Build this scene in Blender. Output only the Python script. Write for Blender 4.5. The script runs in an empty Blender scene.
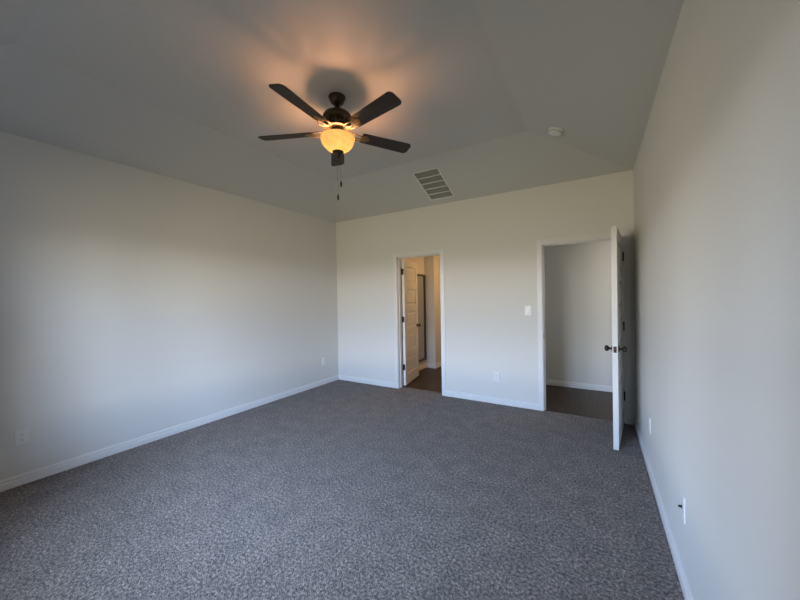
import bpy, bmesh, math
from math import sin, cos, pi, radians
from mathutils import Vector, Matrix

scn = bpy.context.scene
COL = scn.collection

# ------------------------------------------------------------------ camera
EYE = 1.4226
YAW, PITCH, ROLL, FOC = 0.5447, -0.0091, -0.0171, 324.19
c_, s_ = cos(YAW), sin(YAW)
fw = Vector((-s_ * cos(PITCH), c_ * cos(PITCH), sin(PITCH)))
rt0 = Vector((c_, s_, 0))
up0 = rt0.cross(fw)
rt = rt0 * cos(ROLL) + up0 * sin(ROLL)
up = -rt0 * sin(ROLL) + up0 * cos(ROLL)
cam_data = bpy.data.cameras.new('camera')
cam_data.sensor_fit = 'HORIZONTAL'
cam_data.sensor_width = 36.0
cam_data.lens = 36.0 * FOC / 800.0
cam_data.clip_start = 0.02
cam = bpy.data.objects.new('camera', cam_data)
COL.objects.link(cam)
m = Matrix((rt, up, -fw)).transposed().to_4x4()
m.translation = Vector((0, 0, EYE))
cam.matrix_world = m
scn.camera = cam

# ------------------------------------------------------------------ view
scn.view_settings.view_transform = 'Standard'
scn.view_settings.look = 'None'
scn.view_settings.gamma = 1.0
scn.view_settings.exposure = 0.0
scn.cycles.use_denoising = True
scn.cycles.max_bounces = 16
scn.cycles.diffuse_bounces = 8
scn.cycles.sample_clamp_indirect = 6.0

# ------------------------------------------------------------------ room numbers
XL, XR = -3.881, 0.352        # left and right wall faces
YB, YR = 4.287, -0.34         # back wall face, rear (window) wall face
H, ZC = 2.743, 3.05           # wall height, flat ceiling height
WT = 0.12                     # wall thickness
INB, INR, INL, INF = 0.85, 0.92, 0.77, 0.85   # how far the ceiling slopes run in
WIN = [(-2.80, -1.83), (-1.73, -0.76)]   # rear windows
WZ0, WZ1 = 0.55, 2.15
DA = (-2.642, -1.918, 2.035)  # bathroom doorway: x0, x1, head
DB = (-0.556, 0.251, 2.030)   # hall doorway

# ------------------------------------------------------------------ world: sky over dim ground
world = bpy.data.worlds.new('world')
scn.world = world
world.use_nodes = True
nt = world.node_tree
nt.nodes.clear()
tc = nt.nodes.new('ShaderNodeTexCoord')
sp = nt.nodes.new('ShaderNodeSeparateXYZ')
mr = nt.nodes.new('ShaderNodeMapRange')
mr.inputs['From Min'].default_value = -1.0
mr.inputs['From Max'].default_value = 1.0
rp = nt.nodes.new('ShaderNodeValToRGB')
bg = nt.nodes.new('ShaderNodeBackground')
wo = nt.nodes.new('ShaderNodeOutputWorld')
nt.links.new(tc.outputs['Generated'], sp.inputs[0])
nt.links.new(sp.outputs['Z'], mr.inputs['Value'])
nt.links.new(mr.outputs[0], rp.inputs[0])
nt.links.new(rp.outputs[0], bg.inputs[0])
nt.links.new(bg.outputs[0], wo.inputs[0])
cr = rp.color_ramp
WST = 36.5
stops = [(0.0000, (0.0250, 0.0250, 0.0075)),
         (0.2750, (0.0375, 0.0250, 0.0075)),
         (0.3450, (0.1250, 0.1250, 0.0550)),
         (0.4000, (0.2750, 0.2450, 0.1550)),
         (0.4600, (0.2500, 0.2150, 0.1550)),
         (0.5000, (0.1750, 0.1600, 0.1300)),
         (0.5125, (0.6500, 0.6375, 0.6000)),
         (0.5275, (1.0500, 1.0625, 1.0375)),
         (0.5450, (0.6000, 0.6625, 0.7375)),
         (0.5700, (0.4500, 0.5375, 0.6875)),
         (0.6250, (0.4375, 0.6250, 0.9875)),
         (0.7000, (0.3625, 0.5500, 0.8625)),
         (1.0000, (0.4500, 0.5375, 0.6750))]
while len(cr.elements) < len(stops):
    cr.elements.new(0.5)
for e, (p, c) in zip(cr.elements, stops):
    e.position = p
    e.color = (*c, 1)
bg.inputs['Strength'].default_value = WST

# window portals (only guide the sampling of the sky), one per window opening
for i, (x0, x1) in enumerate(WIN):
    L = bpy.data.lights.new('window_portal', 'AREA')
    L.shape = 'RECTANGLE'
    L.size, L.size_y = x1 - x0, WZ1 - WZ0
    L.cycles.is_portal = True
    o = bpy.data.objects.new('window_portal', L)
    COL.objects.link(o)
    o.location = ((x0 + x1) / 2, YR - WT - 0.02, (WZ0 + WZ1) / 2)
    o.rotation_euler = (radians(90), 0, 0)      # emits towards +Y, into the room

# warm ceiling lamp of the bathroom and an unseen fill lamp added to brighten the hall
def area(name, loc, rot, size, power, col):
    L = bpy.data.lights.new(name, 'AREA')
    L.shape = 'DISK'
    L.size = size
    L.energy = power
    L.color = col
    o = bpy.data.objects.new(name, L)
    COL.objects.link(o)
    o.location = loc
    o.rotation_euler = rot
    return o

area('bathroom_ceiling_light', (-1.80, 5.60, 2.50), (0, 0, 0), 0.25, 17.0, (1.0, 0.58, 0.24))
area('hall_fill_light', (1.0, 5.0, 2.55), (0, 0, 0), 0.3, 11.5, (1.0, 0.99, 0.93))

# ------------------------------------------------------------------ materials
def mat(name):
    M = bpy.data.materials.new(name)
    M.use_nodes = True
    return M, M.node_tree, M.node_tree.nodes['Principled BSDF']

def plain(name, col, rough=0.5, metal=0.0, spec=0.5, bump=0.0, bscale=200.0):
    M, t, b = mat(name)
    n = t.nodes.new('ShaderNodeTexNoise')
    co = t.nodes.new('ShaderNodeTexCoord')
    n.inputs['Scale'].default_value = bscale
    n.inputs['Detail'].default_value = 3
    t.links.new(co.outputs['Object'], n.inputs['Vector'])
    mx = t.nodes.new('ShaderNodeMix')
    mx.data_type = 'RGBA'
    mx.inputs['A'].default_value = (*[v * 0.97 for v in col], 1)
    mx.inputs['B'].default_value = (*[min(1, v * 1.03) for v in col], 1)
    t.links.new(n.outputs['Fac'], mx.inputs['Factor'])
    t.links.new(mx.outputs['Result'], b.inputs['Base Color'])
    b.inputs['Roughness'].default_value = rough
    b.inputs['Metallic'].default_value = metal
    b.inputs['Specular IOR Level'].default_value = spec
    if bump:
        bp = t.nodes.new('ShaderNodeBump')
        bp.inputs['Strength'].default_value = bump
        bp.inputs['Distance'].default_value = 0.002
        t.links.new(n.outputs['Fac'], bp.inputs['Height'])
        t.links.new(bp.outputs[0], b.inputs['Normal'])
    return M

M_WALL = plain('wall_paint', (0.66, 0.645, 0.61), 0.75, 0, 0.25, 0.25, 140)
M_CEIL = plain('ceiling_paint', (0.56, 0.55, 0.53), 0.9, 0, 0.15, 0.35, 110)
M_TRIM = plain('trim_paint', (0.70, 0.695, 0.68), 0.38, 0, 0.45)
M_DOOR = plain('door_paint', (0.70, 0.69, 0.66), 0.42, 0, 0.4, 0.08, 60)
M_PLATE = plain('white_plastic', (0.72, 0.72, 0.70), 0.35, 0, 0.5)
M_SLOT = plain('slot_black', (0.02, 0.02, 0.02), 0.6)
M_BRONZE = plain('dark_bronze', (0.050, 0.034, 0.026), 0.42, 0.7, 0.5)
M_ABRASS = plain('antique_brass', (0.26, 0.17, 0.075), 0.45, 0.7, 0.5)
M_FILI = plain('aged_filigree', (0.085, 0.062, 0.030), 0.5, 0.5)
M_SOCK = plain('black_bronze', (0.020, 0.014, 0.010), 0.6, 0.3)
M_BLACK = plain('black_metal', (0.02, 0.019, 0.018), 0.42, 0.7, 0.5)
M_NICKEL = plain('satin_nickel', (0.45, 0.43, 0.40), 0.28, 1.0, 0.5)
M_VENT = plain('vent_white', (0.72, 0.715, 0.69), 0.5)
M_DUCT = plain('duct_filter', (0.34, 0.345, 0.335), 0.9)
M_PANEL = plain('grey_glass', (0.30, 0.33, 0.36), 0.12, 0.0, 0.8)
M_PFRAME = plain('dark_frame', (0.035, 0.028, 0.025), 0.4)
M_VINYL = plain('window_vinyl', (0.80, 0.80, 0.78), 0.4)

def carpet():
    M, t, b = mat('carpet')
    co = t.nodes.new('ShaderNodeTexCoord')
    n1 = t.nodes.new('ShaderNodeTexNoise')
    n1.inputs['Scale'].default_value = 62
    n1.inputs['Detail'].default_value = 5
    n1.inputs['Roughness'].default_value = 0.8
    n2 = t.nodes.new('ShaderNodeTexNoise')
    n2.inputs['Scale'].default_value = 7.0
    n2.inputs['Detail'].default_value = 3
    n3 = t.nodes.new('ShaderNodeTexVoronoi')
    n3.inputs['Scale'].default_value = 130
    for n in (n1, n2, n3):
        t.links.new(co.outputs['Object'], n.inputs['Vector'])
    r = t.nodes.new('ShaderNodeValToRGB')
    e = r.color_ramp.elements
    e[0].position, e[0].color = 0.38, (0.038, 0.032, 0.028, 1)
    e[1].position, e[1].color = 0.63, (0.42, 0.345, 0.30, 1)
    k = r.color_ramp.elements.new(0.50)
    k.color = (0.158, 0.131, 0.115, 1)
    t.links.new(n1.outputs['Fac'], r.inputs[0])
    mx = t.nodes.new('ShaderNodeMix')
    mx.data_type = 'RGBA'
    mx.blend_type = 'MULTIPLY'
    mx.inputs['Factor'].default_value = 1.0
    r2 = t.nodes.new('ShaderNodeValToRGB')
    r2.color_ramp.elements[0].position, r2.color_ramp.elements[0].color = 0.35, (0.80, 0.80, 0.81, 1)
    r2.color_ramp.elements[1].position, r2.color_ramp.elements[1].color = 0.65, (1.06, 1.05, 1.04, 1)
    t.links.new(n2.outputs['Fac'], r2.inputs[0])
    t.links.new(r.outputs[0], mx.inputs['A'])
    t.links.new(r2.outputs[0], mx.inputs['B'])
    t.links.new(mx.outputs['Result'], b.inputs['Base Color'])
    b.inputs['Roughness'].default_value = 1.0
    b.inputs['Specular IOR Level'].default_value = 0.05
    b.inputs['Sheen Weight'].default_value = 0.15
    b.inputs['Sheen Roughness'].default_value = 0.6
    ad = t.nodes.new('ShaderNodeMath')
    ad.operation = 'ADD'
    t.links.new(n1.outputs['Fac'], ad.inputs[0])
    t.links.new(n3.outputs['Distance'], ad.inputs[1])
    bp = t.nodes.new('ShaderNodeBump')
    bp.inputs['Strength'].default_value = 0.8
    bp.inputs['Distance'].default_value = 0.008
    t.links.new(ad.outputs[0], bp.inputs['Height'])
    t.links.new(bp.outputs[0], b.inputs['Normal'])
    return M
M_CARPET = carpet()

def planks(name, c0, c1, pw, rough, along_y=True, blade=False):
    M, t, b = mat(name)
    co = t.nodes.new('ShaderNodeTexCoord')
    mp = t.nodes.new('ShaderNodeMapping')
    t.links.new(co.outputs['Object'], mp.inputs['Vector'])
    if along_y:
        mp.inputs['Rotation'].default_value = (0, 0, pi / 2)
    w = t.nodes.new('ShaderNodeTexNoise')
    mp2 = t.nodes.new('ShaderNodeMapping')
    mp2.inputs['Scale'].default_value = (2.0, 40.0, 40.0)
    t.links.new(mp.outputs[0], mp2.inputs[0])
    t.links.new(mp2.outputs[0], w.inputs['Vector'])
    w.inputs['Scale'].default_value = 1.6
    w.inputs['Detail'].default_value = 6
    r = t.nodes.new('ShaderNodeValToRGB')
    r.color_ramp.elements[0].position, r.color_ramp.elements[0].color = 0.3, (*c0, 1)
    r.color_ramp.elements[1].position, r.color_ramp.elements[1].color = 0.7, (*c1, 1)
    t.links.new(w.outputs['Fac'], r.inputs[0])
    out = r.outputs[0]
    if not blade:
        bk = t.nodes.new('ShaderNodeTexBrick')
        bk.inputs['Scale'].default_value = 1.0
        bk.inputs['Brick Width'].default_value = 1.2
        bk.inputs['Row Height'].default_value = pw
        bk.inputs['Mortar Size'].default_value = 0.0015
        bk.inputs['Color1'].default_value = (0.75, 0.75, 0.75, 1)
        bk.inputs['Color2'].default_value = (1.1, 1.1, 1.1, 1)
        bk.inputs['Mortar'].default_value = (0.3, 0.3, 0.3, 1)
        t.links.new(mp.outputs[0], bk.inputs['Vector'])
        mx = t.nodes.new('ShaderNodeMix')
        mx.data_type = 'RGBA'
        mx.blend_type = 'MULTIPLY'
        mx.inputs['Factor'].default_value = 1.0
        t.links.new(out, mx.inputs['A'])
        t.links.new(bk.outputs['Color'], mx.inputs['B'])
        out = mx.outputs['Result']
    t.links.new(out, b.inputs['Base Color'])
    b.inputs['Roughness'].default_value = rough
    return M
M_PLANK = planks('dark_plank_floor', (0.026, 0.0145, 0.0085), (0.060, 0.036, 0.023), 0.18, 0.5)
M_BLADE = planks('walnut_blade', (0.022, 0.014, 0.010), (0.042, 0.026, 0.018), 0.1, 0.6, along_y=False, blade=True)

def bowl_mat():
    M, t, b = mat('amber_alabaster_glass')
    t.nodes.remove(b)
    out = t.nodes['Material Output']
    co = t.nodes.new('ShaderNodeTexCoord')
    n = t.nodes.new('ShaderNodeTexNoise')
    n.inputs['Scale'].default_value = 14
    n.inputs['Distortion'].default_value = 1.0
    t.links.new(co.outputs['Object'], n.inputs['Vector'])
    r = t.nodes.new('ShaderNodeValToRGB')
    r.color_ramp.elements[0].position, r.color_ramp.elements[0].color = 0.35, (0.36, 0.31, 0.155, 1)
    r.color_ramp.elements[1].position, r.color_ramp.elements[1].color = 0.7, (0.44, 0.39, 0.20, 1)
    t.links.new(n.outputs['Fac'], r.inputs[0])
    tr = t.nodes.new('ShaderNodeBsdfTranslucent')
    df = t.nodes.new('ShaderNodeBsdfDiffuse')
    em = t.nodes.new('ShaderNodeEmission')
    em.inputs['Strength'].default_value = 0.5
    gl = t.nodes.new('ShaderNodeBsdfGlossy')
    gl.inputs['Roughness'].default_value = 0.25
    for x in (tr, df, em):
        t.links.new(r.outputs[0], x.inputs['Color'])
    m1 = t.nodes.new('ShaderNodeMixShader')
    m1.inputs[0].default_value = 0.2
    t.links.new(tr.outputs[0], m1.inputs[1])
    t.links.new(df.outputs[0], m1.inputs[2])
    m2 = t.nodes.new('ShaderNodeMixShader')
    m2.inputs[0].default_value = 0.04
    t.links.new(m1.outputs[0], m2.inputs[1])
    t.links.new(gl.outputs[0], m2.inputs[2])
    ad = t.nodes.new('ShaderNodeAddShader')
    t.links.new(m2.outputs[0], ad.inputs[0])
    t.links.new(em.outputs[0], ad.inputs[1])
    t.links.new(ad.outputs[0], out.inputs['Surface'])
    return M
M_BOWL = bowl_mat()

def emit(name, col, st):
    M, t, b = mat(name)
    b.inputs['Base Color'].default_value = (0.9, 0.85, 0.75, 1)
    b.inputs['Emission Color'].default_value = (*col, 1)
    b.inputs['Emission Strength'].default_value = st
    return M
M_BULB = emit('lit_bulb', (1.0, 0.47, 0.22), 520.0)

def pane_mat():
    M, t, b = mat('window_glass')
    t.nodes.remove(b)
    out = t.nodes['Material Output']
    tr = t.nodes.new('ShaderNodeBsdfTransparent')
    gl = t.nodes.new('ShaderNodeBsdfGlossy')
    gl.inputs['Roughness'].default_value = 0.02
    fr = t.nodes.new('ShaderNodeFresnel')
    fr.inputs['IOR'].default_value = 1.25
    mx = t.nodes.new('ShaderNodeMixShader')
    t.links.new(fr.outputs[0], mx.inputs[0])
    t.links.new(tr.outputs[0], mx.inputs[1])
    t.links.new(gl.outputs[0], mx.inputs[2])
    t.links.new(mx.outputs[0], out.inputs['Surface'])
    return M
M_PANE = pane_mat()

# ------------------------------------------------------------------ mesh helpers
def box(bm, x0, x1, y0, y1, z0, z1, M=None):
    vs = [Vector((x, y, z)) for x in (x0, x1) for y in (y0, y1) for z in (z0, z1)]
    if M is not None:
        vs = [M @ v for v in vs]
    v = [bm.verts.new(q) for q in vs]
    for f in ((0, 1, 3, 2), (4, 6, 7, 5), (0, 4, 5, 1), (2, 3, 7, 6), (0, 2, 6, 4), (1, 5, 7, 3)):
        bm.faces.new([v[i] for i in f])

def lathe(bm, prof, n=40, M=None, cap0=True, cap1=True):
    rings = []
    for r, z in prof:
        ring = []
        for k in range(n):
            a = 2 * pi * k / n
            p = Vector((r * cos(a), r * sin(a), z))
            ring.append(bm.verts.new(M @ p if M is not None else p))
        rings.append(ring)
    for a, b in zip(rings, rings[1:]):
        for k in range(n):
            bm.faces.new((a[k], a[(k + 1) % n], b[(k + 1) % n], b[k]))
    if cap0:
        bm.faces.new(list(reversed(rings[0])))
    if cap1:
        bm.faces.new(rings[-1])

def tube(bm, pts, r, n=8):
    rings = []
    for i, p in enumerate(pts):
        p = Vector(p)
        a = Vector(pts[max(i - 1, 0)])
        b = Vector(pts[min(i + 1, len(pts) - 1)])
        d = (b - a).normalized()
        ref = Vector((0, 0, 1)) if abs(d.z) < 0.9 else Vector((1, 0, 0))
        u = d.cross(ref).normalized()
        w = d.cross(u)
        rr = r[i] if isinstance(r, (list, tuple)) else r
        rings.append([bm.verts.new(p + u * rr * cos(2 * pi * k / n) + w * rr * sin(2 * pi * k / n)) for k in range(n)])
    for a, b in zip(rings, rings[1:]):
        for k in range(n):
            bm.faces.new((a[k], a[(k + 1) % n], b[(k + 1) % n], b[k]))
    bm.faces.new(list(reversed(rings[0])))
    bm.faces.new(rings[-1])

def prism(bm, outline, z0, z1, M=None):
    lo = [Vector((x, y, z0)) for x, y in outline]
    hi = [Vector((x, y, z1)) for x, y in outline]
    if M is not None:
        lo = [M @ v for v in lo]
        hi = [M @ v for v in hi]
    lo = [bm.verts.new(v) for v in lo]
    hi = [bm.verts.new(v) for v in hi]
    n = len(lo)
    bm.faces.new(list(reversed(lo)))
    bm.faces.new(hi)
    for k in range(n):
        bm.faces.new((lo[k], lo[(k + 1) % n], hi[(k + 1) % n], hi[k]))

def sweep_profile(bm, prof, p0, p1, out, upv=Vector((0, 0, 1))):
    """prism of a profile [(depth, height)] from p0 to p1; out = direction of depth"""
    p0, p1, out = Vector(p0), Vector(p1), Vector(out)
    a = [bm.verts.new(p0 + out * d + upv * h) for d, h in prof]
    b = [bm.verts.new(p1 + out * d + upv * h) for d, h in prof]
    n = len(a)
    bm.faces.new(a)
    bm.faces.new(list(reversed(b)))
    for k in range(n):
        bm.faces.new((a[k], b[k], b[(k + 1) % n], a[(k + 1) % n]))

def build(name, bm, material, parent=None, bevel=0.0, smooth=None, seg=2):
    bmesh.ops.recalc_face_normals(bm, faces=bm.faces[:])
    me = bpy.data.meshes.new(name)
    bm.to_mesh(me)
    bm.free()
    me.materials.append(material)
    o = bpy.data.objects.new(name, me)
    COL.objects.link(o)
    if parent is not None:
        o.parent = parent
    if bevel:
        b = o.modifiers.new('bevel', 'BEVEL')
        b.width = bevel
        b.segments = seg
        b.limit_method = 'ANGLE'
        b.angle_limit = radians(40)
    if smooth is not None:
        me.shade_smooth()
        me.set_sharp_from_angle(angle=radians(smooth))
    return o

def empty(name, loc, rot=(0, 0, 0)):
    o = bpy.data.objects.new(name, None)
    COL.objects.link(o)
    o.location = loc
    o.rotation_euler = rot
    o.empty_display_size = 0.05
    return o

def tag(o, label, cat, group=None, kind=None):
    o['label'] = label
    o['category'] = cat
    if group:
        o['group'] = group
    if kind:
        o['kind'] = kind
    return o

def struct(o, label, cat):
    return tag(o, label, cat, kind='structure')

def new():
    return bmesh.new()

def grid_wall(bm, xs, zs, holes, y0, y1):
    """wall slab y0..y1 in x-z cells; holes = list of (x0,x1,z0,z1)"""
    def hole(i, j):
        if i < 0 or j < 0 or i >= len(xs) - 1 or j >= len(zs) - 1:
            return True
        cx, cz = (xs[i] + xs[i + 1]) / 2, (zs[j] + zs[j + 1]) / 2
        return any(a < cx < b and c < cz < d for a, b, c, d in holes)
    vd = {}
    def V(x, y, z):
        k = (round(x, 5), round(y, 5), round(z, 5))
        if k not in vd:
            vd[k] = bm.verts.new(k)
        return vd[k]
    for i in range(len(xs) - 1):
        for j in range(len(zs) - 1):
            if hole(i, j):
                continue
            a, b, c, d = xs[i], xs[i + 1], zs[j], zs[j + 1]
            for y in (y0, y1):
                bm.faces.new((V(a, y, c), V(b, y, c), V(b, y, d), V(a, y, d)))
            if hole(i - 1, j):
                bm.faces.new((V(a, y0, c), V(a, y1, c), V(a, y1, d), V(a, y0, d)))
            if hole(i + 1, j):
                bm.faces.new((V(b, y0, c), V(b, y1, c), V(b, y1, d), V(b, y0, d)))
            if hole(i, j - 1):
                bm.faces.new((V(a, y0, c), V(a, y1, c), V(b, y1, c), V(b, y0, c)))
            if hole(i, j + 1):
                bm.faces.new((V(a, y0, d), V(a, y1, d), V(b, y1, d), V(b, y0, d)))

# ------------------------------------------------------------------ the room shell
X0, X1 = XL - WT, XR + WT
YO = YB + WT                      # far face of the back wall
# carpet: room rectangle plus the tongues that run under the two doors
bm = new()
prism(bm, [(XL, YR), (XR, YR), (XR, YB), (DB[1], YB), (DB[1], YB + 0.012), (DB[0], YB + 0.012), (DB[0], YB),
           (DA[1], YB), (DA[1], YO - 0.012), (DA[0], YO - 0.012), (DA[0], YB), (XL, YB)], -0.06, 0.0)
struct(build('floor', bm, M_CARPET), 'grey brown speckled carpet covering the bedroom floor', 'floor')

bm = new()
J = 0.018                         # jamb board thickness: rough openings are wider by it
HA = (DA[0] - J, DA[1] + J, -1, DA[2] + J)
HB = (DB[0] - J, DB[1] + J, -1, DB[2] + J)
grid_wall(bm, [-4.6, XL, HA[0], HA[1], HB[0], HB[1], XR, 2.2], [-0.06, HA[3], H], [HA, HB], YB, YO)
struct(build('wall_back', bm, M_WALL), 'pale greige far wall with two open doorways', 'wall')
bm = new()
box(bm, X0, XL, YR - WT, YB, -0.06, H)
struct(build('wall_left', bm, M_WALL), 'long blank pale wall on the left with two outlets', 'wall')
bm = new()
box(bm, XR, X1, YR - WT, YB, -0.06, H)
struct(build('wall_right', bm, M_WALL), 'pale wall close on the right behind the open hall door', 'wall')
bm = new()
xs = sorted({XL, XR, *[v for w in WIN for v in w]})
grid_wall(bm, xs, [-0.06, WZ0, WZ1, H], [(a, b, WZ0, WZ1) for a, b in WIN], YR - WT, YR)
struct(build('wall_rear', bm, M_WALL), 'window wall behind the camera', 'wall')

# ceiling: flat middle with four sloped borders
bm = new()
o4 = [(X0, YR - WT), (X1, YR - WT), (X1, YO), (X0, YO)]
i4 = [(XL, YR), (XR, YR), (XR, YB), (XL, YB)]
f4 = [(XL + INL, YR + INF), (XR - INR, YR + INF), (XR - INR, YB - INB), (XL + INL, YB - INB)]
vo = [bm.verts.new((x, y, H)) for x, y in o4]
vi = [bm.verts.new((x, y, H)) for x, y in i4]
vf = [bm.verts.new((x, y, ZC)) for x, y in f4]
vt = [bm.verts.new((x, y, ZC + 0.12)) for x, y in o4]
for k in range(4):
    q = (k + 1) % 4
    bm.faces.new((vo[k], vo[q], vi[q], vi[k]))
    bm.faces.new((vi[k], vi[q], vf[q], vf[k]))
    bm.faces.new((vo[k], vo[q], vt[q], vt[k]))
bm.faces.new(vf)
bm.faces.new(vt)
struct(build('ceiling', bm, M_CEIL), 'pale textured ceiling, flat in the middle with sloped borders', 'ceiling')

# baseboards: two-step profile
BP = [(0.0, 0.0), (0.016, 0.0), (0.016, 0.048), (0.009, 0.053), (0.009, 0.058), (0.012, 0.061), (0.011, 0.070), (0.004, 0.082), (0.0, 0.082)]
CW = 0.058                        # casing width
bm = new()
sweep_profile(bm, BP, (XL, YR, 0), (XL, YB, 0), (1, 0, 0))
struct(build('baseboard_left', bm, M_TRIM), 'white baseboard along the left wall', 'baseboard')
bm = new()
sweep_profile(bm, BP, (XR, YR, 0), (XR, YB, 0), (-1, 0, 0))
struct(build('baseboard_right', bm, M_TRIM), 'white baseboard along the right wall', 'baseboard')
bm = new()
sweep_profile(bm, BP, (XL + 0.014, YB, 0), (DA[0] - CW, YB, 0), (0, -1, 0))
sweep_profile(bm, BP, (DA[1] + CW, YB, 0), (DB[0] - CW, YB, 0), (0, -1, 0))
struct(build('baseboard_back', bm, M_TRIM), 'white baseboard along the far wall between the doorways', 'baseboard')
bm = new()
sweep_profile(bm, BP, (XL + 0.014, YR, 0), (XR - 0.014, YR, 0), (0, 1, 0))
struct(build('baseboard_rear', bm, M_TRIM), 'white baseboard under the windows behind the camera', 'baseboard')

# windows behind the camera
for i, (a, b) in enumerate(WIN):
    w = empty('window_%d' % (i + 1), ((a + b) / 2, YR, WZ0))
    struct(w, ['right', 'left'][i] + ' one of the two windows in the wall behind the camera', 'window')
    hw, hh = (b - a) / 2, WZ1 - WZ0
    bm = new()
    y0, y1 = -WT + 0.01, -WT + 0.06
    for x0, x1, z0, z1 in ((-hw, -hw + 0.04, 0, hh), (hw - 0.04, hw, 0, hh), (-hw + 0.04, hw - 0.04, 0, 0.04),
                           (-hw + 0.04, hw - 0.04, hh - 0.04, hh), (-hw + 0.04, hw - 0.04, hh / 2 - 0.02, hh / 2 + 0.02)):
        box(bm, x0, x1, y0, y1, z0, z1)
    build('window_frame', bm, M_VINYL, w)
    for z0, z1 in ((0.04, hh / 2 - 0.02), (hh / 2 + 0.02, hh - 0.04)):
        bm = new()
        box(bm, -hw + 0.04, hw - 0.04, -WT + 0.03, -WT + 0.034, z0, z1)
        build('pane', bm, M_PANE, w)
    bm = new()
    box(bm, -hw - 0.03, hw + 0.03, 0.0, 0.03, -0.022, 0.0)
    box(bm, -hw, hw, -WT + 0.06, 0.0, -0.0005, 0.006)
    build('window_sill', bm, M_TRIM, w)

# door casings and jambs
CP = [(0, 0), (0, 0.014), (0.008, 0.017), (0.042, 0.011), (CW, 0.009), (CW, 0)]   # (across, proud)
def doorway(name, D, label, stop_y):
    x0, x1, zt = D
    bm = new()
    R = 0.006
    # casing, room side: profile swept up, across and down with mitred corners
    path = [(x0 - R, 0, -1, 0), (x0 - R, zt + R, -1, 1), (x1 + R, zt + R, 1, 1), (x1 + R, 0, 1, 0)]
    wr = min(CW, XR - 0.002 - (x1 + R))
    rings = []
    for px, pz, dx, dz in path:
        ring = []
        for a, d in CP:
            ax = min(a, wr) if dx > 0 else a
            ring.append(bm.verts.new((px + dx * ax, YB - d, pz + dz * a)))
        rings.append(ring)
    for p, q in zip(rings, rings[1:]):
        for k in range(len(CP)):
            n = (k + 1) % len(CP)
            bm.faces.new((p[k], p[n], q[n], q[k]))
    bm.faces.new(rings[0])
    bm.faces.new(rings[-1])
    # far-side casing, flat
    for a, b, c, d in ((x0 - CW, x0 - R, 0, zt + CW), (x1 + R, x1 + CW, 0, zt + CW), (x0 - R, x1 + R, zt + R, zt + CW)):
        box(bm, a, b, YO, YO + 0.012, c - 0.008, d)
    # jamb boards
    box(bm, x0 - J, x0, YB, YO, -0.06, zt + J)
    box(bm, x1, x1 + J, YB, YO, -0.06, zt + J)
    box(bm, x0, x1, YB, YO, zt, zt + J)
    t = build(name, bm, M_TRIM)
    struct(t, label, 'door frame')
    bm = new()
    s0, s1 = stop_y
    box(bm, x0, x0 + 0.010, s0, s1, 0.0, zt)
    box(bm, x1 - 0.010, x1, s0, s1, 0.0, zt)
    box(bm, x0 + 0.010, x1 - 0.010, s0, s1, zt - 0.010, zt)
    build('door_stop_strip', bm, M_TRIM, t)
    return t
TA = doorway('trim_1', DA, 'white casing around the left doorway into the bathroom', (YO - 0.075, YO - 0.042))
TB = doorway('trim_2', DB, 'white casing around the right doorway into the hall', (YB + 0.042, YB + 0.075))
bm = new()
box(bm, DB[0], DB[0] + 0.002, YB + 0.008, YB + 0.036, 0.885, 0.945)
build('strike_plate', bm, M_BLACK, TB)

# ------------------------------------------------------------------ rooms beyond the doorways
FZ = -0.008
YH = 5.60                         # hall far wall
XD0, XD1 = -1.30, -1.18           # wall between bathroom and hall
XP = -2.965                       # bathroom left wall face
YW = 5.86                         # wing wall front
XW = -2.75                        # wing wall side face
YE = 8.2
bm = new()
prism(bm, [(-4.6, YO), (DA[0], YO), (DA[0], YO - 0.012), (DA[1], YO - 0.012), (DA[1], YO), (DB[0], YO), (DB[0], YB + 0.012),
           (DB[1], YB + 0.012), (DB[1], YO), (2.2, YO), (2.2, YE), (-4.6, YE)], -0.06, FZ)
struct(build('floor_beyond', bm, M_PLANK), 'dark brown plank floor beyond the two doorways', 'floor')
bm = new()
box(bm, XD1, 2.2, YH, YH + WT, -0.06, 2.6)
struct(build('wall_hall', bm, M_WALL), 'plain grey hall wall seen through the right doorway', 'wall')
bm = new()
box(bm, XD0, XD1, YO, YE, -0.06, 2.6)
struct(build('wall_divider', bm, M_WALL), 'wall dividing the bathroom from the hall', 'wall')
bm = new()
box(bm, 2.2, 2.3, YO, YE, -0.06, 2.6)
struct(build('wall_hall_right', bm, M_WALL), 'end wall of the hall on the right', 'wall')
bm = new()
box(bm, XP - 0.12, XP, YO, YW, -0.06, 2.6)
struct(build('wall_bathroom_left', bm, M_WALL), 'tan lit bathroom wall behind the open panel door', 'wall')
bm = new()
box(bm, XP - 0.12, XW, YW, YE, -0.06, 2.6)
struct(build('wall_bathroom_corner', bm, M_WALL), 'outside wall corner at the end of the bathroom passage', 'wall')
bm = new()
box(bm, XP - 0.12, XD1, YE, YE + 0.1, -0.06, 2.6)
struct(build('wall_bathroom_far', bm, M_WALL), 'far wall of the bathroom passage', 'wall')
bm = new()
box(bm, XP - 0.12, 2.3, YO, YE + 0.1, 2.6, 2.72)
struct(build('ceiling_beyond', bm, M_CEIL), 'pale ceiling of the bathroom and hall', 'ceiling')
bm = new()
up_ = [(d, h + FZ) for d, h in BP]
sweep_profile(bm, up_, (XD1, YH, 0), (2.2, YH, 0), (0, -1, 0))
struct(build('baseboard_hall', bm, M_TRIM), 'white baseboard at the foot of the grey hall wall', 'baseboard')
bm = new()
sweep_profile(bm, up_, (XP, YO + 0.02, 0), (XP, YW, 0), (1, 0, 0))
sweep_profile(bm, up_, (XP + 0.014, YW, 0), (XW + 0.014, YW, 0), (0, -1, 0))
sweep_profile(bm, up_, (XW, YW, 0), (XW, YE, 0), (1, 0, 0))
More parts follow.
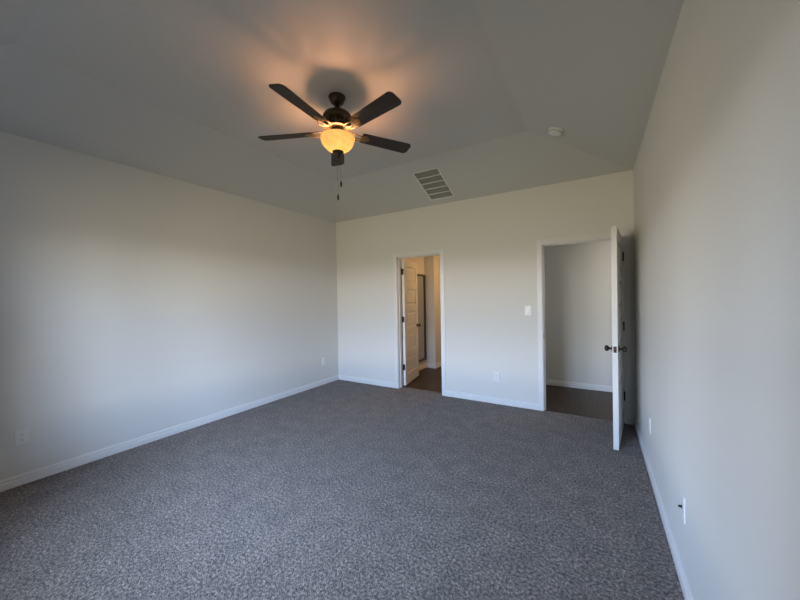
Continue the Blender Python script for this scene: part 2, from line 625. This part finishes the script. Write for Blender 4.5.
struct(build('baseboard_bathroom', bm, M_TRIM), 'white baseboard around the bathroom wall corner', 'baseboard')

# grey glass panel with a dark frame on the bathroom wall
P0, P1, PZ0, PZ1 = 5.10, 5.84, 0.16, 1.86
pan = empty('glass_panel', (XP, (P0 + P1) / 2, PZ0))
tag(pan, 'tall grey glass panel in a dark frame beyond the left doorway', 'glass panel')
w2, hp = (P1 - P0) / 2, PZ1 - PZ0
bm = new()
box(bm, 0.004, 0.012, -w2 + 0.03, w2 - 0.05, 0.03, hp - 0.03)
build('pane', bm, M_PANEL, pan)
bm = new()
box(bm, 0.0005, 0.03, -w2, -w2 + 0.03, 0, hp)
box(bm, 0.0005, 0.03, w2 - 0.05, w2, 0, hp)
box(bm, 0.0005, 0.03, -w2 + 0.03, w2 - 0.05, 0, 0.03)
box(bm, 0.0005, 0.03, -w2 + 0.03, w2 - 0.05, hp - 0.03, hp)
build('frame', bm, M_PFRAME, pan, 0.002)

# ------------------------------------------------------------------ panel doors
def knob_bm(side):
    """door knob along +X (side=1) or -X from the leaf face at x=0"""
    bm = new()
    R = Matrix.Rotation(side * pi / 2, 4, 'Y')
    lathe(bm, [(0.011, 0.006), (0.010, 0.024), (0.014, 0.030), (0.024, 0.037), (0.0275, 0.046), (0.026, 0.056),
               (0.018, 0.063), (0.006, 0.066)], 28, R)
    return bm
def rose_bm(side):
    bm = new()
    lathe(bm, [(0.033, 0.0), (0.033, 0.003), (0.028, 0.008), (0.014, 0.010)], 28, Matrix.Rotation(side * pi / 2, 4, 'Y'))
    return bm

def panel_door(name, width, height, th, label, loc, ang):
    """hinge axis at the local origin, leaf along local +Y, thickness 0..th on local X"""
    root = empty(name, loc, (0, 0, ang))
    struct(root, label, 'door')
    bm = new()
    st, rl = 0.108, 0.112                       # stile, rail
    n = 5
    ph = (height - rl * n - 0.17) / n
    zs = []
    z = 0.17
    for k in range(n):
        zs.append((z, z + ph))
        z += ph + rl
    y0, y1 = 0.004, width
    # core and face frames
    box(bm, 0.013, th - 0.013, y0, y1, 0.0, height)
    for xa, xb in ((th - 0.013, th), (0.0, 0.013)):
        box(bm, xa, xb, y0, y0 + st, 0, height)
        box(bm, xa, xb, y1 - st, y1, 0, height)
        prev = 0.0
        for a, b in zs + [(height, None)]:
            box(bm, xa, xb, y0 + st, y1 - st, prev, a)
            prev = b
    # raised panels with sloped margins
    for s, xf in ((1, th - 0.013), (-1, 0.013)):
        for a, b in zs:
            lo = [(y0 + st + 0.022, a + 0.022), (y1 - st - 0.022, a + 0.022), (y1 - st - 0.022, b - 0.022), (y0 + st + 0.022, b - 0.022)]
            hi = [(y0 + st + 0.04, a + 0.04), (y1 - st - 0.04, a + 0.04), (y1 - st - 0.04, b - 0.04), (y0 + st + 0.04, b - 0.04)]
            vl = [bm.verts.new((xf, y, z)) for y, z in lo]
            vh = [bm.verts.new((xf + s * 0.0105, y, z)) for y, z in hi]
            bm.faces.new(vh)
            for k in range(4):
                bm.faces.new((vl[k], vl[(k + 1) % 4], vh[(k + 1) % 4], vh[k]))
    leaf = build('door_leaf', bm, M_DOOR, root)
    kz, ky = 0.905, width - 0.062
    for sd, xf in ((1, th), (-1, 0.0)):
        k = build('door_knob', knob_bm(sd), M_BRONZE, root, smooth=50)
        k.location = (xf, ky, kz)
        r = build('rosette', rose_bm(sd), M_BRONZE, k, smooth=50)
    bm = new()
    box(bm, th / 2 - 0.0125, th / 2 + 0.0125, width, width + 0.0015, kz - 0.028, kz + 0.028)
    lathe(bm, [(0.008, 0.0), (0.008, 0.012), (0.004, 0.013)], 16,
          Matrix.Translation((th / 2, width, kz)) @ Matrix.Rotation(-pi / 2, 4, 'X'))
    build('latch_plate', bm, M_BRONZE, root)
    for hz in (0.29, 1.05, 1.81):
        bm = new()
        lathe(bm, [(0.003, -0.052), (0.0065, -0.047), (0.0075, -0.045), (0.0075, 0.045), (0.0065, 0.047), (0.003, 0.052)], 16,
              Matrix.Translation((-0.006, -0.002, hz)))
        box(bm, -0.006, th - 0.006, 0.0005, 0.004, hz - 0.045, hz + 0.045)
        build('hinge', bm, M_BLACK, root, smooth=40)
    return root

# hall door: opens into the bedroom against the right wall
a = math.atan2(3.485 - (YB - 0.012), 0.160 - (DB[1] - 0.004)) - pi / 2
panel_door('door_2', 0.798, 2.014, 0.042, 'white panel door standing open beside the right wall, seen edge on',
           (DB[1] - 0.004, YB - 0.012, 0.012), a)
# bathroom door: hinged on the far side of the left jamb, opened into the bathroom
panel_door('door_1', 0.716, 2.015, 0.038, 'white five-panel door open into the warmly lit bathroom on the left',
           (DA[0] + 0.004, YO + 0.014, 0.014), radians(11))

# ------------------------------------------------------------------ wall plates
def plate_root(name, loc, normal, label, cat, group=None):
    ang = {'+x': pi / 2, '-x': -pi / 2, '-y': 0.0}[normal]
    r = empty(name, loc, (0, 0, ang))           # local: plate faces -Y, X across, Z up
    return tag(r, label, cat, group)

def plate_bm(w, h):
    bm = new()
    out = [(-w / 2, -h / 2), (w / 2, -h / 2), (w / 2, h / 2), (-w / 2, h / 2)]
    k = 0.004
    a = [bm.verts.new((x, -0.0003, z)) for x, z in out]
    b = [bm.verts.new((x, -0.0030, z)) for x, z in out]
    c = [bm.verts.new((x - math.copysign(k, x), -0.0062, z - math.copysign(k, z))) for x, z in out]
    bm.faces.new(a)
    bm.faces.new(c)
    for i in range(4):
        j = (i + 1) % 4
        bm.faces.new((a[i], a[j], b[j], b[i]))
        bm.faces.new((b[i], b[j], c[j], c[i]))
    return bm

def screw(parent, z):
    bm = new()
    lathe(bm, [(0.0034, 0.0), (0.003, 0.0012)], 14, Matrix.Translation((0, -0.0061, z)) @ Matrix.Rotation(pi / 2, 4, 'X'))
    build('screw', bm, M_PLATE, parent)

def outlet(loc, normal, label, w=0.080, h=0.125):
    r = plate_root('wall_outlet', loc, normal, label, 'wall outlet', 'duplex wall outlets')
    build('cover_plate', plate_bm(w, h), M_PLATE, r)
    for s in (-1, 1):
        bm = new()
        pts = []
        for k in range(24):
            t = 2 * pi * k / 24
            pts.append((max(-0.0165, min(0.0165, 0.019 * cos(t))), 0.0145 * sin(t)))
        prism(bm, pts, 0.0, 0.0022, Matrix.Translation((0, -0.0061, s * 0.0195)) @ Matrix.Rotation(pi / 2, 4, 'X'))
        rec = build('receptacle', bm, M_PLATE, r)
        bm = new()
        zc = s * 0.0195
        box(bm, -0.0075, -0.0052, -0.0088, -0.0080, zc - 0.001, zc + 0.0075)
        box(bm, 0.0052, 0.0075, -0.0088, -0.0080, zc, zc + 0.0065)
        lathe(bm, [(0.0026, 0.0), (0.0026, 0.0008)], 12, Matrix.Translation((0, -0.0080, zc - 0.0065)) @ Matrix.Rotation(pi / 2, 4, 'X'))
        build('slots', bm, M_SLOT, rec)
    screw(r, 0)
    return r

outlet((XL, 0.624, 0.372), '+x', 'white outlet low on the left wall nearest the camera, above the baseboard')
outlet((XL, 3.936, 0.385), '+x', 'white outlet low on the left wall near the far corner')
outlet((-1.134, YB, 0.355), '-y', 'white outlet low on the far wall between the two doorways')
outlet((XR, 3.193, 0.387), '-x', 'white outlet low on the right wall just in front of the open door')

# switch beside the hall doorway
r = plate_root('light_switch', (-0.732, YB, 1.225), '-y', 'white rocker light switch on the far wall left of the hall doorway', 'light switch')
build('cover_plate', plate_bm(0.080, 0.125), M_PLATE, r)
bm = new()
box(bm, -0.0185, 0.0185, -0.0068, -0.0060, -0.036, 0.036)
fr = build('rocker_frame', bm, plain('switch_gap', (0.45, 0.45, 0.44), 0.5), r)
bm = new()
v = [bm.verts.new(q) for q in ((-0.0165, -0.0066, -0.033), (0.0165, -0.0066, -0.033), (0.0165, -0.0066, 0.033), (-0.0165, -0.0066, 0.033),
                               (-0.0165, -0.0115, -0.033), (0.0165, -0.0115, -0.033), (0.0165, -0.0082, 0.033), (-0.0165, -0.0082, 0.033))]
for f in ((0, 1, 2, 3), (4, 5, 6, 7), (0, 1, 5, 4), (1, 2, 6, 5), (2, 3, 7, 6), (3, 0, 4, 7)):
    bm.faces.new([v[i] for i in f])
build('rocker', bm, M_PLATE, r, 0.001)
screw(r, 0.049)
screw(r, -0.049)

# coax plate on the right wall nearest the camera
r = plate_root('cable_plate', (XR, 2.044, 0.379), '-x', 'white cable plate with a dark metal jack low on the right wall nearest the camera', 'wall plate')
build('cover_plate', plate_bm(0.080, 0.125), M_PLATE, r)
bm = new()
RX = Matrix.Rotation(pi / 2, 4, 'X')
lathe(bm, [(0.0085, 0.0), (0.0085, 0.003)], 6, Matrix.Translation((0, -0.006, 0)) @ RX)
lathe(bm, [(0.0050, 0.003), (0.0050, 0.014), (0.0035, 0.014)], 18, Matrix.Translation((0, -0.006, 0)) @ RX)
build('coax_jack', bm, M_BLACK, r)
screw(r, 0.049)
screw(r, -0.049)

# ------------------------------------------------------------------ ceiling vent on the far slope
sl = math.atan2(ZC - H, INB)                    # slope angle
vent = empty('ceiling_vent', (-1.805, 3.892, H + (YB - 3.892) * math.tan(sl)))
vent.rotation_euler = (-sl, 0, radians(0.8))
tag(vent, 'white return air vent with five grey louvred openings on the sloped ceiling', 'air vent')
VW, VL = 0.355, 0.600
bm = new()
fr_ = 0.017
zf = -0.010
box(bm, -VW / 2, -VW / 2 + fr_, -VL / 2, VL / 2, zf, -0.0005)
box(bm, VW / 2 - fr_, VW / 2, -VL / 2, VL / 2, zf, -0.0005)
box(bm, -VW / 2 + fr_, VW / 2 - fr_, -VL / 2, -VL / 2 + fr_, zf, -0.0005)
box(bm, -VW / 2 + fr_, VW / 2 - fr_, VL / 2 - fr_, VL / 2, zf, -0.0005)
build('frame', bm, M_VENT, vent, 0.003)
cell = (VL - 2 * fr_) / 5
for k in range(1, 5):
    bm = new()
    y = -VL / 2 + fr_ + k * cell
    box(bm, -VW / 2 + fr_, VW / 2 - fr_, y - 0.0045, y + 0.0045, zf + 0.001, -0.0006)
    build('crossbar', bm, M_VENT, vent)
bm = new()
box(bm, -VW / 2 + fr_, VW / 2 - fr_, -VL / 2 + fr_, VL / 2 - fr_, -0.0016, -0.0006)
build('filter_backing', bm, M_DUCT, vent)
bm = new()
for k in range(5):
    for j in range(7):
        y = -VL / 2 + fr_ + k * cell + 0.012 + j * (cell - 0.024) / 6
        T = Matrix.Translation((0, y, -0.0055)) @ Matrix.Rotation(radians(40), 4, 'X')
        box(bm, -VW / 2 + fr_, VW / 2 - fr_, -0.0042, 0.0042, -0.0004, 0.0004, T)
build('louvres', bm, plain('louvre_grey', (0.5, 0.5, 0.48), 0.6), vent)

# ------------------------------------------------------------------ smoke detector on the right slope
sr = math.atan2(ZC - H, INR)
sd = empty('smoke_detector', (-0.308, 3.383, H + (XR + 0.308) * math.tan(sr)), (0, sr, 0))
tag(sd, 'round white smoke detector on the right sloped ceiling', 'smoke detector')
bm = new()
lathe(bm, [(0.066, -0.0005), (0.066, -0.008), (0.063, -0.010)], 40)
build('base_ring', bm, M_PLATE, sd, smooth=40)
bm = new()
lathe(bm, [(0.058, -0.010), (0.060, -0.016), (0.058, -0.028), (0.050, -0.036), (0.036, -0.039), (0.034, -0.037), (0.018, -0.037), (0.017, -0.040), (0.002, -0.041)], 40)
build('cover', bm, M_PLATE, sd, smooth=40)
bm = new()
for k in range(20):
    T = Matrix.Rotation(2 * pi * k / 20, 4, 'Z')
    box(bm, 0.0560, 0.0597, -0.006, 0.006, -0.0245, -0.0195, T)
build('vent_slots', bm, plain('slot_grey', (0.25, 0.25, 0.25), 0.7), sd)
bm = new()
lathe(bm, [(0.007, -0.0365), (0.007, -0.0405), (0.006, -0.0412)], 18, Matrix.Translation((0.027, 0, 0)))
build('test_button', bm, M_PLATE, sd)

# ------------------------------------------------------------------ ceiling fan
FX, FY = -1.779, 2.007
fan = empty('ceiling_fan', (FX, FY, ZC))
tag(fan, 'dark bronze ceiling fan with five walnut blades and a lit amber bowl light', 'ceiling fan')
bm = new()
lathe(bm, [(0.068, -0.0005), (0.070, -0.006), (0.066, -0.014), (0.062, -0.016), (0.060, -0.030), (0.052, -0.046), (0.040, -0.058), (0.026, -0.066), (0.014, -0.068)], 40)
build('canopy', bm, M_BRONZE, fan, smooth=35)
bm = new()
lathe(bm, [(0.0125, -0.060), (0.0125, -0.072), (0.021, -0.078), (0.022, -0.086), (0.0135, -0.092), (0.0135, -0.122)], 24)
build('downrod', bm, M_BRONZE, fan, smooth=35)
bm = new()
lathe(bm, [(0.020, -0.118), (0.045, -0.120), (0.078, -0.128), (0.102, -0.142), (0.115, -0.160), (0.117, -0.172), (0.113, -0.184), (0.106, -0.192),
           (0.080, -0.196), (0.074, -0.240), (0.066, -0.256), (0.050, -0.264)], 48)
build('motor_housing', bm, M_BRONZE, fan, smooth=35)
# filigree band: scrolls all around between the two flanges
bm = new()
NS = 10
def basket(y, z):
    t = min(1.0, max(0.0, (-0.197 - z) / 0.065))
    r = 0.108 - 0.006 * t
    return Vector((math.sqrt(max(0.0, r * r - y * y)), y, z))
for k in range(NS):
    T = Matrix.Rotation(2 * pi * k / NS, 4, 'Z')
    for s in (-1, 1):
        pts = []
        for j in range(19):
            t = j / 18
            ang_ = s * (0.4 + 5.0 * t)
            rr = 0.027 * (1 - 0.64 * t)
            pts.append(T @ basket(s * 0.013 + rr * sin(ang_) * 0.75, -0.224 + s * 0.003 + rr * cos(ang_) * 0.82))
        tube(bm, pts, 0.0042, 6)
    tube(bm, [T @ basket(0.030, -0.200 - 0.058 * j / 6) for j in range(7)], 0.0035, 6)
lathe(bm, [(0.102, -0.190), (0.113, -0.190), (0.114, -0.197), (0.104, -0.197)], 48)
lathe(bm, [(0.096, -0.256), (0.104, -0.257), (0.104, -0.262), (0.096, -0.262)], 48)
build('filigree_band', bm, M_FILI, fan, smooth=40)
# blades with irons
BZ = 2.765 - ZC
for k in range(5):
    ang_ = radians(-12.0 + 72 * k)
    bm = new()
    r0, r1 = 0.205, 0.665
    w0, w1 = 0.052, 0.066
    out = [(r0, -w0), (r0 + 0.02, -w0 - 0.004)]
    for j in range(9):
        t = -pi / 2 + pi / 2 * j / 8
        out.append((r1 - 0.035 + 0.035 * cos(t), -w1 + 0.035 + 0.035 * sin(t)))
    for j in range(9):
        t = pi / 2 * j / 8
        out.append((r1 - 0.035 + 0.035 * cos(t), w1 - 0.035 + 0.035 * sin(t)))
    out += [(r0 + 0.02, w0 + 0.004), (r0, w0)]
    PT = Matrix.Rotation(radians(-13), 4, 'X')
    prism(bm, out, -0.003, 0.003, PT)
    bl = build('blade', bm, M_BLADE, fan, 0.0012)
    bl.location = (0, 0, BZ)
    bl.rotation_euler = (0, 0, ang_)
    # iron: two curved arms joining a three-lobed plate under the blade
    bm = new()
    for s in (-1, 1):
        pts = []
        for j in range(13):
            t = j / 12
            x = 0.102 + 0.123 * t
            y = s * (0.012 + 0.030 * sin(pi * t * 0.95))
            z = 0.014 * (1 - t) - 0.008 * sin(pi * t)
            pts.append((x, y, z - 0.006))
        tube(bm, pts, 0.0052, 8)
    tube(bm, [(0.100, 0, 0.012), (0.15, 0, -0.012), (0.20, 0, -0.010), (0.24, 0, -0.0065)], 0.005, 8)
    pl = [(0.205, -0.030), (0.232, -0.040), (0.252, -0.036), (0.258, -0.022), (0.276, -0.010), (0.282, 0.0), (0.276, 0.010), (0.258, 0.022),
          (0.252, 0.036), (0.232, 0.040), (0.205, 0.030)]
    prism(bm, pl, -0.0075, -0.0032, PT)
    for sx, sy in ((0.240, -0.026), (0.240, 0.026), (0.267, 0)):
        lathe(bm, [(0.006, -0.0075), (0.005, -0.0100), (0.002, -0.0108)], 12, PT @ Matrix.Translation((sx, sy, 0)))
    ir = build('blade_iron', bm, M_ABRASS, bl, smooth=40)
# light kit
bm = new()
lathe(bm, [(0.050, -0.266), (0.050, -0.286), (0.056, -0.292), (0.050, -0.300), (0.020, -0.306), (0.008, -0.316), (0.006, -0.330), (0.006, -0.452)], 36)
build('light_fitter', bm, M_SOCK, fan, smooth=35)
bm = new()
prof = [(0.138, -0.328), (0.1375, -0.337), (0.134, -0.354), (0.127, -0.374), (0.113, -0.396), (0.094, -0.416), (0.070, -0.432), (0.042, -0.443), (0.012, -0.447)]
inner = [(r_ - 0.004 if r_ > 0.02 else r_, z_ + 0.0045) for r_, z_ in reversed(prof)]
inner[-1] = (0.134, -0.327)
lathe(bm, prof + inner, 56, cap0=False, cap1=False)
build('glass_bowl', bm, M_BOWL, fan, smooth=60)
for k in range(2):
    t = radians(132 + (55 if k else -55))
    bm = new()
    T = Matrix.Translation((0.036 * cos(t), 0.036 * sin(t), -0.378))
    lathe(bm, [(0.004, -0.030), (0.014, -0.025), (0.021, -0.012), (0.021, 0.0), (0.014, 0.014), (0.010, 0.022)], 16, T)
    b = build('bulb', bm, M_BULB, fan, smooth=60)
    bm = new()
    tube(bm, [(0.036 * cos(t), 0.036 * sin(t), -0.363), (0.036 * cos(t), 0.036 * sin(t), -0.312), (0.016 * cos(t), 0.016 * sin(t), -0.298)], 0.008, 10)
    build('socket', bm, M_SLOT, b)
bm = new()
lathe(bm, [(0.012, -0.443), (0.044, -0.440), (0.046, -0.447), (0.040, -0.454), (0.030, -0.459), (0.028, -0.474), (0.020, -0.486), (0.011, -0.492), (0.003, -0.500)], 32)
build('finial', bm, M_BRONZE, fan, smooth=35)
dd = Vector((c_, s_, 0))                        # pull chains hang either side of the finial
for off, zb in ((0.022, 2.365), (-0.004, 2.258)):
    bm = new()
    p = dd * off + Vector((s_ * -1, c_, 0)) * (-0.012)
    z = -0.470
    n = 0
    tube(bm, [(p.x, p.y, -0.462), (p.x, p.y, zb - ZC)], 0.0006, 6)
    while z > zb - ZC:
        bmesh.ops.create_icosphere(bm, subdivisions=1, radius=0.0016, matrix=Matrix.Translation((p.x, p.y, z)))
        z -= 0.0075
    ch = build('pull_chain', bm, M_BRONZE, fan)
    bm = new()
    lathe(bm, [(0.002, 0.002), (0.005, -0.002), (0.0075, -0.012), (0.008, -0.030), (0.006, -0.042), (0.002, -0.046)], 16,
          Matrix.Translation((p.x, p.y, zb - ZC)))
    build('pull_fob', bm, M_BRONZE, ch, smooth=40)
